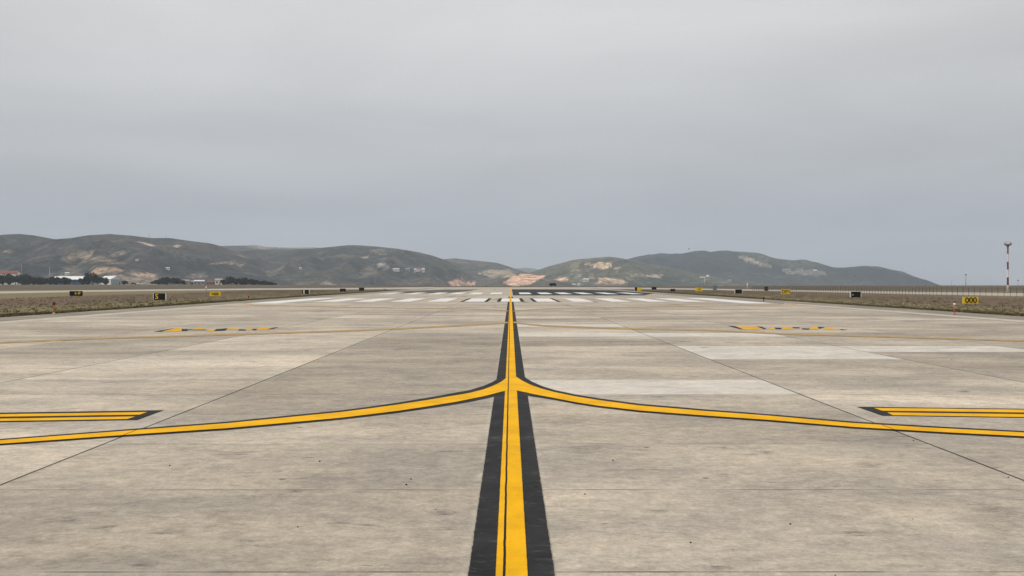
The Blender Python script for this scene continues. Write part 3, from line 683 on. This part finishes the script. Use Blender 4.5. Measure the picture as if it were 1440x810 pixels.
edge_light(349.5, 423.6, .42, 'rusty red thin light beside the start of the left edge line', M_red, M_red, M_bas, r=.03)
edge_light(1342.6, 443.4, .63, 'white headed light with dark cap on a red stem at the near right pavement edge', M_dk, M_org, M_org, M_glass, r=.03)
edge_light(1074, 423.6, .34, 'short dark light at the right pavement edge near the outermost white bar', M_dk, M_dk, M_dk, r=.036)
def marker_post(px, base, top, label, mat, headm, hw=.06):
    X, Y = g(px, base); k = Y / F; h = (base - top) * k
    t = thing('marker_post', label, 'marker post', (X, Y, 0))
    bm = bmesh.new(); add_lathe(bm, [(hw * .5, 0), (hw * .5, h * .55)], 10); obj('post', bm, mat, t)
    bm = bmesh.new(); add_lathe(bm, [(hw * .9, h * .55), (hw * 2.2, h * .6), (hw * 1.6, h * .78), (hw * .6, h), (.005, h + .01)], 12); obj('head', bm, headm, t)
marker_post(290, 412.5, 402.5, 'thin post with a pinkish white head beyond the left taxiway', M_st, paint('pink_white', (.66, .50, .44)), .07)
marker_post(1051, 408, 397.6, 'yellow cone headed marker post in front of the wooded hill', paint('pale_yellow', (.6, .55, .25)), paint('cone_yellow', (.72, .60, .18)), .08)
X, Y = g(541.5, 408.3)
t = thing('marker_board', 'small leaning dark board at the tip of the left verge', 'marker board', (X, Y, 0))
bm = bmesh.new(); add_tube(bm, (-.1, 0, 0), (-.22, 0, .42), .04); add_tube(bm, (.18, .02, 0), (.02, .02, .2), .035); obj('stake', bm, M_dk, t)
bm = bmesh.new(); add_box(bm, (.12, -.05, .16), (.42, .05, .16), bevel=.01); o = obj('board', bm, M_dk, t); o.rotation_euler = (0, .5, 0)

# red and white mast
X, Y = g(1417.5, 410.5); k = Y / F; zt = HC + (VY - 342) * k
t = thing('floodlight_mast', 'tall red and white banded mast with a flared head behind the fence', 'mast', (X, Y, 0))
M_mr = paint('mast_red', (.17, .045, .055), .12, .5); M_mw = paint('mast_white', (.72, .68, .68), .08, .5)
bands = [410.5, 401, 390, 379, 368, 357, 347.6]
bm = bmesh.new(); prof = []; hz = [max(0, HC + (VY - b_) * k) for b_ in bands]
for i, z in enumerate(hz): prof.append((.17 - .05 * i / 6, z))
add_lathe(bm, prof, 14, mi=lambda kk: (1, 0)[kk % 2]); obj('pole', bm, [M_mr, M_mw], t)
bm = bmesh.new(); add_lathe(bm, [(.13, hz[-1]), (.2, hz[-1] + .15), (.5, zt - .28), (.62, zt - .22), (.62, zt - .12)], 18); obj('head_platform', bm, paint('mast_grey', (.30, .22, .21), .1, .6), t)
bm = bmesh.new()
for i in range(8):
    a = i * math.pi / 4; add_tube(bm, (.58 * math.cos(a), .58 * math.sin(a), zt - .12), (.58 * math.cos(a), .58 * math.sin(a), zt + .22), .015)
    b2 = (i + 1) * math.pi / 4; add_tube(bm, (.58 * math.cos(a), .58 * math.sin(a), zt + .22), (.58 * math.cos(b2), .58 * math.sin(b2), zt + .22), .015)
obj('railing', bm, paint('pale_rail', (.55, .45, .44), .1, .6), t)
for i in range(4):
    a = i * math.pi / 2 + .5; bm = bmesh.new(); add_box(bm, (.66 * math.cos(a), .66 * math.sin(a), zt - .02), (.12, .22, .16), a, bevel=.02); obj('floodlight', bm, M_st, t)
bm = bmesh.new(); add_lathe(bm, [(.3, 0), (.3, .12), (.2, .18)], 14); obj('base', bm, M_strip, t)

def pole(px, base_y, top_y, D, label, r=.09, head=None, mat=None, group=None, key=None, name='lamp_pole', cat='pole'):
    P = at(px, base_y, D); zb = ground_h(P.x, D)
    if key: P = on_hill(key, px, base_y); D = P.y; zb = P.z - .5
    h = HC + (VY - top_y) / F * D - zb
    t = thing(name, label, cat, (P.x, D, zb), 0, group)
    bm = bmesh.new(); add_lathe(bm, [(r, 0), (r * .6, h)], 8); obj('mast', bm, mat or M_st, t)
    if head:
        bm = bmesh.new(); add_box(bm, (0, 0, h + head[1] / 2), (head[0], .5, head[1]), bevel=.05); obj('head', bm, M_dk, t)
    return t
M_pk = paint('pole_grey', (.10, .105, .11), .1, .5)
pole(1358.5, 402, 387, 670, 'thin dark lamp pole with a square head standing alone against the sky', .12, (.7, .5), M_pk)
pole(1338.5, 402, 392, 690, 'very thin faint pole left of the lamp pole with the square head', .05, None, M_pk)
pole(1432, 402, 395.2, 690, 'short thin pole with a small head right of the banded mast', .05, (.5, .6), M_pk)
pole(30.3, 392, 371, 1100, 'slim pale pole above the red roofed building', .11, None, M_sw)
pole(70, 392, 375, 1080, 'pale lamp pole rising from the trees left of the hangars', .16, None, M_sw)
pole(209.8, 333.5, 328, 2900, 'tall thin antenna on the left hill crest', .35, None, M_pk, key='near', name='antenna', cat='antenna')
pole(233.5, 336, 331, 2900, 'short antenna on the left hill crest, right of the taller one', .35, None, M_pk, key='near', name='antenna', cat='antenna')
pole(527, 398, 385, 1500, 'thin pale pole in front of the middle hill slope', .13, None, M_st)
pole(969, 357.5, 350.5, 5200, 'antenna with a dark head on the wooded hill crest', .3, (4.5, 4.5), M_pk, key='forest', name='antenna', cat='antenna')
pole(1202, 402, 389.5, 1500, 'thin pale pole in front of the wooded hill end, the left one', .14, (.8, .8), M_st)
pole(1219.5, 402, 390.5, 1500, 'thin pale pole in front of the wooded hill end, the right one', .13, None, M_st)
# radar: panel and dome on a pole
D = 640; P = at(991, 402, D); t = thing('radar_tower', 'slim radar tower with a white flat panel and a white dome', 'radar tower', (P.x, D, ground_h(P.x, D)))
k = D / F; zg = ground_h(P.x, D); zp = HC + (VY - 390) * k - zg
bm = bmesh.new(); add_lathe(bm, [(.22, 0), (.12, zp)], 8); add_box(bm, (1.2, 0, zp - .9), (2.6, .2, .16)); obj('tower', bm, M_sw, t)
bm = bmesh.new(); add_box(bm, (-1.0, 0, zp), (2.8, .3, .75), bevel=.06); obj('panel', bm, M_mw, t)
bm = bmesh.new(); bmesh.ops.create_uvsphere(bm, u_segments=16, v_segments=10, radius=.75); bmesh.ops.translate(bm, verts=bm.verts, vec=(1.5, 0, zp + .35)); obj('dome', bm, M_mw, t, True)

# ------------------------------------------------------------------ fence on the right
FP = [(1880, 427.6), (1640, 421.4), (1440, 417.6), (1320, 415.4), (1200, 412.3), (1080, 409.4), (1058, 409.0)]
pts = [Vector((*g(*p), 0)) for p in FP]
fence = thing('wire_fence', 'long low dark wire fence with closely set posts in front of the right taxiway', 'fence', tuple(pts[2]))
dd = [0]
for a, b_ in zip(pts, pts[1:]): dd.append(dd[-1] + (b_ - a).length)
def along(s):
    for i in range(len(pts) - 1):
        if s <= dd[i + 1] or i == len(pts) - 2:
            return pts[i].lerp(pts[i + 1], (s - dd[i]) / (dd[i + 1] - dd[i]))
HF = .98; npost = 99; O = pts[2]
# start a little outside the frame
s0 = dd[2] - 12; ss = [s0 + (dd[-1] - s0) * i / (npost - 1) for i in range(npost)]
M_fp = paint('fence_post', (.035, .033, .03), .2, .6)
bm = bmesh.new(); add_lathe(bm, [(.019, 0), (.018, HF), (.013, HF + .02)], 8)
pme = bpy.data.meshes.new('post'); bm.to_mesh(pme); bm.free(); pme.materials.append(M_fp)
for s in ss:
    o = link('post', pme, fence); o.location = along(s) - O
bm = bmesh.new()
for a, b_ in zip(ss, ss[1:]):
    A, B = along(a) - O, along(b_) - O
    for q in (.12, .3, .48, .66, .84, .95): add_tube(bm, A + Vector((0, 0, q)), B + Vector((0, 0, q)), .004, n=3)
    nd = 7
    for i in range(nd):      # diamond mesh
        P1 = A.lerp(B, i / nd); P2 = A.lerp(B, min(i + 1.0, nd) / nd)
        add_tube(bm, P1 + Vector((0, 0, .12)), P2 + Vector((0, 0, .95)), .0016, n=3); add_tube(bm, P2 + Vector((0, 0, .12)), P1 + Vector((0, 0, .95)), .0016, n=3)
obj('wire_mesh', bm, M_fp, fence)

# ------------------------------------------------------------------ buildings
M_glassd = paint('window_glass', (.03, .035, .045), .1, .2)
def house(name, label, cat, base, wd, dp, hw, hr, rz, wallm, roofm, nwin=3, group=None, ridge_along_x=True, door=True, doorm=None, band=None):
    """box walls with a pitched roof; front faces -y"""
    t = thing(name, label, cat, base, rz, group)
    bm = bmesh.new(); add_box(bm, (0, 0, hw / 2), (wd, dp, hw))
    if ridge_along_x:
        for s in (-1, 1):
            x = s * wd / 2; f = bm.faces.new([bm.verts.new(q) for q in ((x, -dp / 2, hw), (x, dp / 2, hw), (x, 0, hw + hr))])
    else:
        for s in (-1, 1):
            y = s * dp / 2; f = bm.faces.new([bm.verts.new(q) for q in ((-wd / 2, y, hw), (wd / 2, y, hw), (0, y, hw + hr))])
    obj('wall', bm, wallm, t)
    bm = bmesh.new(); ov = max(.25, wd * .02); th = max(.12, hw * .03)
    if ridge_along_x:
        for s in (-1, 1):
            q = [(-wd / 2 - ov, s * (dp / 2 + ov), hw - ov * hr / (dp / 2)), (wd / 2 + ov, s * (dp / 2 + ov), hw - ov * hr / (dp / 2)), (wd / 2 + ov, 0, hw + hr), (-wd / 2 - ov, 0, hw + hr)]
            lo = [bm.verts.new((a, b_, c + .02)) for a, b_, c in q]; hi = [bm.verts.new((a, b_, c + th + .02)) for a, b_, c in q]
            bm.faces.new(lo); bm.faces.new(hi)
            for i in range(4): bm.faces.new((lo[i], lo[(i + 1) % 4], hi[(i + 1) % 4], hi[i]))
    else:
        for s in (-1, 1):
            q = [(s * (wd / 2 + ov), -dp / 2 - ov, hw - ov * hr / (wd / 2)), (s * (wd / 2 + ov), dp / 2 + ov, hw - ov * hr / (wd / 2)), (0, dp / 2 + ov, hw + hr), (0, -dp / 2 - ov, hw + hr)]
            lo = [bm.verts.new((a, b_, c + .02)) for a, b_, c in q]; hi = [bm.verts.new((a, b_, c + th + .02)) for a, b_, c in q]
            bm.faces.new(lo); bm.faces.new(hi)
            for i in range(4): bm.faces.new((lo[i], lo[(i + 1) % 4], hi[(i + 1) % 4], hi[i]))
    bmesh.ops.recalc_face_normals(bm, faces=bm.faces); obj('roof', bm, roofm, t)
    if band:
        bm = bmesh.new(); add_box(bm, (0, -dp / 2 - .03, band[0] * hw / 2), (wd * .99, .05, band[0] * hw)); obj('lower_wall', bm, band[1], t)
    for i in range(nwin):
        x = wd * ((i + .5) / nwin - .5); wz = hw * .6
        bm = bmesh.new(); add_box(bm, (x, -dp / 2 - .07, wz), (wd / nwin * .42, .06, hw * .3)); obj('window', bm, M_glassd, t)
    if door:
        bm = bmesh.new(); add_box(bm, (wd * .02 + wd * .25 / max(nwin, 1), -dp / 2 - .075, hw * .2), (max(.9, wd * .06), .06, hw * .4)); obj('door', bm, doorm or M_dk, t)
    return t
M_wh = paint('white_render', (.68, .66, .62), .08, .8, .5); M_gy = paint('grey_cladding', (.30, .335, .37), .08, .6, .3); M_bl = paint('blue_cladding', (.05, .10, .19), .12, .6, .3)
M_rr = paint('red_tile', (.22, .085, .07), .15, .85, .5); M_wr = paint('white_metal_roof', (.74, .74, .72), .06, .5, .2); M_gr = paint('grey_roof', (.28, .27, .26), .12, .7, .4); M_bk = paint('red_brick', (.26, .12, .10), .15, .9, .5)
M_db = paint('dark_blue_cladding', (.03, .05, .085), .1, .6, .3); M_tn = paint('tan_render', (.42, .34, .27), .1, .85, .4)
def gb(px, D):
    x = (px - VX) / F * D; return (x, D, ground_h(x, D))
k1 = 1040 / F
house('hangar', 'long hangar with a white roof and blue walls behind the left trees', 'hangar', gb(99, 1040), 40 * k1, 14, 4.0, 2.4, 0, M_bl, M_wr, 6, door=True)
house('hangar', 'grey gabled shed with a white roof right of the round dark tree', 'hangar', gb(156, 1030), 9.4, 17, 4.2, 2.3, math.radians(46), M_wh, M_wr, 0, ridge_along_x=False, door=True, doorm=M_db, band=(.97, M_gy))
house('house', 'white walled building with a red tiled roof behind the far left trees', 'house', gb(15, 1160), 14.5, 9, 10.3, 2.2, 0, M_wh, M_rr, 5)
house('house', 'bright white two storey house beside the dark tree row', 'house', gb(308, 1060), 5.6, 6, 4.4, .9, .15, M_wh, M_tn, 2)
house('house', 'low reddish brick house left of the bright white house', 'house', gb(297.5, 1075), 7, 6, 2.9, .9, 0, M_bk, M_rr, 3)
house('house', 'low grey walled shed with a pale roof left of the brick house', 'house', gb(281, 1075), 8, 6, 3.3, .9, 0, M_gr, M_sw, 3)
house('house', 'narrow tan house at the left end of the low village row', 'house', gb(262, 1080), 5.2, 5, 3.3, 1.1, .1, M_tn, M_gr, 2)
house('house', 'small weathered grey house between the tan house and the pale roofed shed', 'house', gb(270.5, 1085), 4.6, 5, 2.9, 1.0, -.1, M_gr, M_gr, 2)
house('house', 'low pale building with a flat tan roof at the foot of the middle hill', 'house', gb(548.5, 1200), 9, 6, 2.7, .6, 0, M_tn, M_sw, 4)
house('house', 'tall narrow white house beside the low pale building at the foot of the middle hill', 'house', gb(555, 1190), 2.6, 3, 4.6, .7, 0, M_wh, M_sw, 1)
house('house', 'dark low shed left of the pale building at the foot of the middle hill', 'house', gb(534, 1190), 7, 5, 1.7, .7, 0, M_gr, M_dk, 3)
def hh(key, px, py, wd, hw, hr, label, wallm, roofm, nwin=2, rz=0.0, group='houses on the hillsides'):
    P = on_hill(key, px, py)
    if P is None: print('MISS', key, px, py); return
    return house('house', label, 'house', (P.x, P.y, P.z - .8), wd, wd * .7, hw + .8, hr, rz, wallm, roofm, nwin, group)
hh('middle', 557, 381.5, 13, 5.2, 1.0, 'long white house on the middle hillside, left end of its row', M_wh, M_wr, 4)
hh('middle', 573, 381, 10, 4.5, 1.4, 'pale grey house in the centre of the row on the middle hillside', M_gy, M_gr, 3)
hh('middle', 584, 383, 5.5, 6.5, 1.2, 'narrow white house left of the red roofed house on the middle hillside', M_wh, M_wr, 2)
hh('middle', 590, 381.5, 12, 5, 2.6, 'red roofed house on the middle hillside', M_wh, M_rr, 3)
hh('middle', 595.5, 383, 5.5, 7.5, 1.2, 'tall white house right of the red roofed house on the middle hillside', M_wh, M_wr, 2)
hh('middle', 422.5, 379, 4, 3, .8, 'lone tiny white house low on the shaded middle hill', M_wh, M_wr, 1)
hh('near', 236, 379.5, 6, 3.6, .8, 'lone white house on the left hill above the village', M_wh, M_wr, 2)
hh('near', 193, 367, 4.5, 3, .8, 'lone pale house in the scrub right of the ochre field', M_wh, M_gr, 1)
hh('near', 95, 386.5, 7, 3.4, 1.0, 'white house on the slope just above the white hangar roof', M_wh, M_wr, 3)
hh('green', 824, 396.2, 13, 5.5, 1.4, 'large white house among the fields of the green hill', M_wh, M_wr, 3)
hh('green', 815, 389, 8, 4, 1.4, 'pale house at the upper edge of the village on the green hill', M_wh, M_gr, 2)
hh('green', 804, 388.5, 7, 4, 1.4, 'grey house at the left end of the village on the green hill', M_gy, M_gr, 2)
hh('green', 809, 394, 7, 4, 1.2, 'tan house in the village on the green hill, below the pale one', M_tn, M_gr, 2)
hh('green', 807.5, 402.5, 8, 4, 1.0, 'white house at the foot of the green hill, left of its white neighbour', M_wh, M_wr, 2)
hh('green', 814, 402.5, 6, 4.5, 1.0, 'white house at the foot of the green hill, right of its white neighbour', M_wh, M_wr, 2)
for px, py, wd, lab, wm, rm in ((1011, 401, 12, 'pale house at the left end of the row under the wooded hill', M_tn, M_gr), (1014.5, 397.5, 11, 'white house with a red roof under the wooded hill', M_wh, M_rr), (1019, 401.5, 13, 'white house with a pale roof lowest in the row under the wooded hill', M_wh, M_wr), (1026, 397, 11, 'grey house at the right end of the row under the wooded hill', M_gy, M_gr), (1022, 399, 8, 'brick house in the middle of the row under the wooded hill', M_bk, M_rr), (1103, 382, 14, 'pale house on the wooded hill below its bare ridge', M_tn, M_gr), (1146, 383, 12, 'white roofed house far along the wooded hillside', M_gy, M_wr)):
    hh('forest', px, py, wd, 6, 2, lab, wm, rm, 3)

# ------------------------------------------------------------------ trees
def leaf_mat(name, a, b_):
    t = NT(name); col = t.attr('tint').outputs['Fac']
    oi = t.n('ShaderNodeObjectInfo')
    c = t.mix(col, a, b_); c = t.mulc(c, t.ramp(oi.outputs['Random'], 0, 1, .82, 1.18))
    return t.done(c, .85, .15)
M_lf = leaf_mat('dark_leaves', (.010, .015, .012), (.030, .040, .025)); M_bkk = paint('bark', (.06, .048, .038), .2, .95)
def crown_mesh(seed, n=1300):
    r = random.Random(seed); bm = bmesh.new(); tl = bm.faces.layers.float.new('tint')
    lobes = [(Vector((r.uniform(-.55, .55), r.uniform(-.55, .55), r.uniform(.35, .95))), r.uniform(.26, .46)) for _ in range(10)]
    for _ in range(n):
        c, rad = r.choice(lobes); d_ = Vector((r.gauss(0, 1), r.gauss(0, 1), r.gauss(0, 1))).normalized()
        p = c + d_ * rad * r.random() ** .35; p.z = max(p.z, .08)
        s = r.uniform(.05, .11); a = Vector((r.gauss(0, 1), r.gauss(0, 1), r.gauss(0, 1))).normalized(); b_ = a.orthogonal().normalized(); e = a.cross(b_)
        f = bm.faces.new([bm.verts.new(p + b_ * s * q0 + e * s * q1) for q0, q1 in ((-1, -.6), (1, -.5), (.7, .8), (-.6, .9))]); f[tl] = r.random()
    me = bpy.data.meshes.new('crown'); bm.to_mesh(me); bm.free(); me.materials.append(M_lf); return me
def trunk_mesh(seed):
    r = random.Random(seed); bm = bmesh.new(); add_lathe(bm, [(.055, -.05), (.04, .25), (.025, .6)], 8)
    for i in range(4):
        a = r.uniform(0, 6.28); add_tube(bm, (0, 0, .22 + .07 * i), (.38 * math.cos(a), .38 * math.sin(a), .55 + .09 * i), .02, .008, 5)
    me = bpy.data.meshes.new('trunk'); bm.to_mesh(me); bm.free(); me.materials.append(M_bkk); return me
CM = [crown_mesh(s) for s in range(4)]; TM = [trunk_mesh(s) for s in range(2)]
def tree(px, D, wpx, hpx, label, group=None, name='tree', cat='tree'):
    k = D / F; b_ = gb(px, D)
    t = thing(name, label, cat, b_, random.uniform(0, 6.28), group)
    o = link('crown', random.choice(CM), t); o.scale = (wpx * k * .72, wpx * k * .72, hpx * k / 1.25); o.location = (0, 0, -.05 * hpx * k)
    o2 = link('trunk', random.choice(TM), t); o2.scale = (wpx * k * .7, wpx * k * .7, hpx * k)
GT = 'trees along the far edge of the field'
i = 0
x = -58
while x < 100:
    if 60 < x < 78: h = random.uniform(10, 12)
    elif x < 40: h = random.uniform(13.5, 16.5)
    else: h = random.uniform(9, 12.5)
    tree(x, 1000 + random.uniform(-15, 15), random.uniform(12, 17), h, 'dense dark tree in the long row left of the hangars', GT)
    x += random.uniform(6.5, 9.5)
tree(130, 985, 19, 18.2, 'tallest round dark tree, between the two hangars', GT)
tree(118, 990, 13, 9.5, 'low dark tree on the left of the tallest round one', GT)
tree(142, 990, 13, 11, 'dark tree leaning on the right of the tallest round one', GT)
tree(150, 988, 9, 7, 'small dark bushy tree in front of the grey gabled shed', GT)
tree(176, 1000, 9, 6.5, 'small lone tree right of the grey gabled shed', GT)
for px, h in ((219, 6), (227, 9.5), (236, 11), (245, 10), (253, 7)): tree(px, 1010, 13, h, 'dark tree of the clump between the quarry and the village', GT)
for px, h in ((318, 8), (326, 12.2), (334, 9.5), (343, 11.4), (351, 10), (359, 9.5), (367, 7.5), (375, 6), (381, 4.5)): tree(px, 1000, 13, h, 'dark tree of the row right of the bright white house', GT)
tree(779, 640, 9, 5.2, 'small dark bush at the far runway end below the pink field', None, 'bush', 'bush')

# ------------------------------------------------------------------ parked cars by the shed
def car(px, D, label, bodym, rz):
    b_ = gb(px, D); t = thing('parked_car', label, 'car', b_, rz)
    bm = bmesh.new(); add_box(bm, (0, 0, .62), (4.2, 1.7, .62), bevel=.14)
    rr = bmesh.ops.create_cube(bm, size=1.0)
    for v_ in rr['verts']:
        top = v_.co.z > 0; v_.co = Vector((v_.co.x * (1.9 if top else 2.8) - .2, v_.co.y * (1.3 if top else 1.6), 1.18 + v_.co.z * .55))
    obj('body', bm, bodym, t)
    for s_ in (-1, 1):
        bm = bmesh.new(); add_box(bm, (-.2, s_ * .735, 1.17), (1.9, .06, .3)); obj('window', bm, M_glassd, t)
        for x_ in (-1.3, 1.3):
            bm = bmesh.new(); add_tube(bm, (x_, s_ * .72, .32), (x_, s_ * .88, .32), .32, n=14); obj('wheel', bm, M_dk, t)
car(188, 996, 'dark purple parked car right of the grey gabled shed', paint('car_purple', (.035, .025, .05), .05, .35), .2)
car(192.5, 1006, 'white parked car behind the dark purple one', paint('car_white', (.7, .7, .7), .05, .35), -.3)

# ------------------------------------------------------------------ haze
bm = bmesh.new(); add_box(bm, (0, 4700, 170), (11600, 10400, 380))
hz_ = obj('haze', bm, [])
m = bpy.data.materials.new('haze'); m.use_nodes = True; t = m.node_tree; t.nodes.clear()
o_ = t.nodes.new('ShaderNodeOutputMaterial'); v_ = t.nodes.new('ShaderNodeVolumePrincipled')
v_.inputs['Color'].default_value = (.78, .88, 1.0, 1); v_.inputs['Density'].default_value = .000098; v_.inputs['Anisotropy'].default_value = .0
t.links.new(v_.outputs[0], o_.inputs['Volume']); hz_.data.materials.append(m)
tag(hz_, 'pale blue grey haze in the air over the far hills', 'haze', kind='stuff')

# ------------------------------------------------------------------ render settings
S.view_settings.view_transform = 'Standard'; S.view_settings.look = 'None'; S.view_settings.exposure = 0; S.view_settings.gamma = 1
S.render.engine = 'CYCLES'
S.cycles.use_denoising = True; S.cycles.denoiser = 'OPENIMAGEDENOISE'; S.cycles.denoising_prefilter = 'NONE'; S.cycles.denoising_input_passes = 'RGB_ALBEDO_NORMAL'
S.cycles.max_bounces = 6; S.cycles.volume_bounces = 2; S.cycles.diffuse_bounces = 3
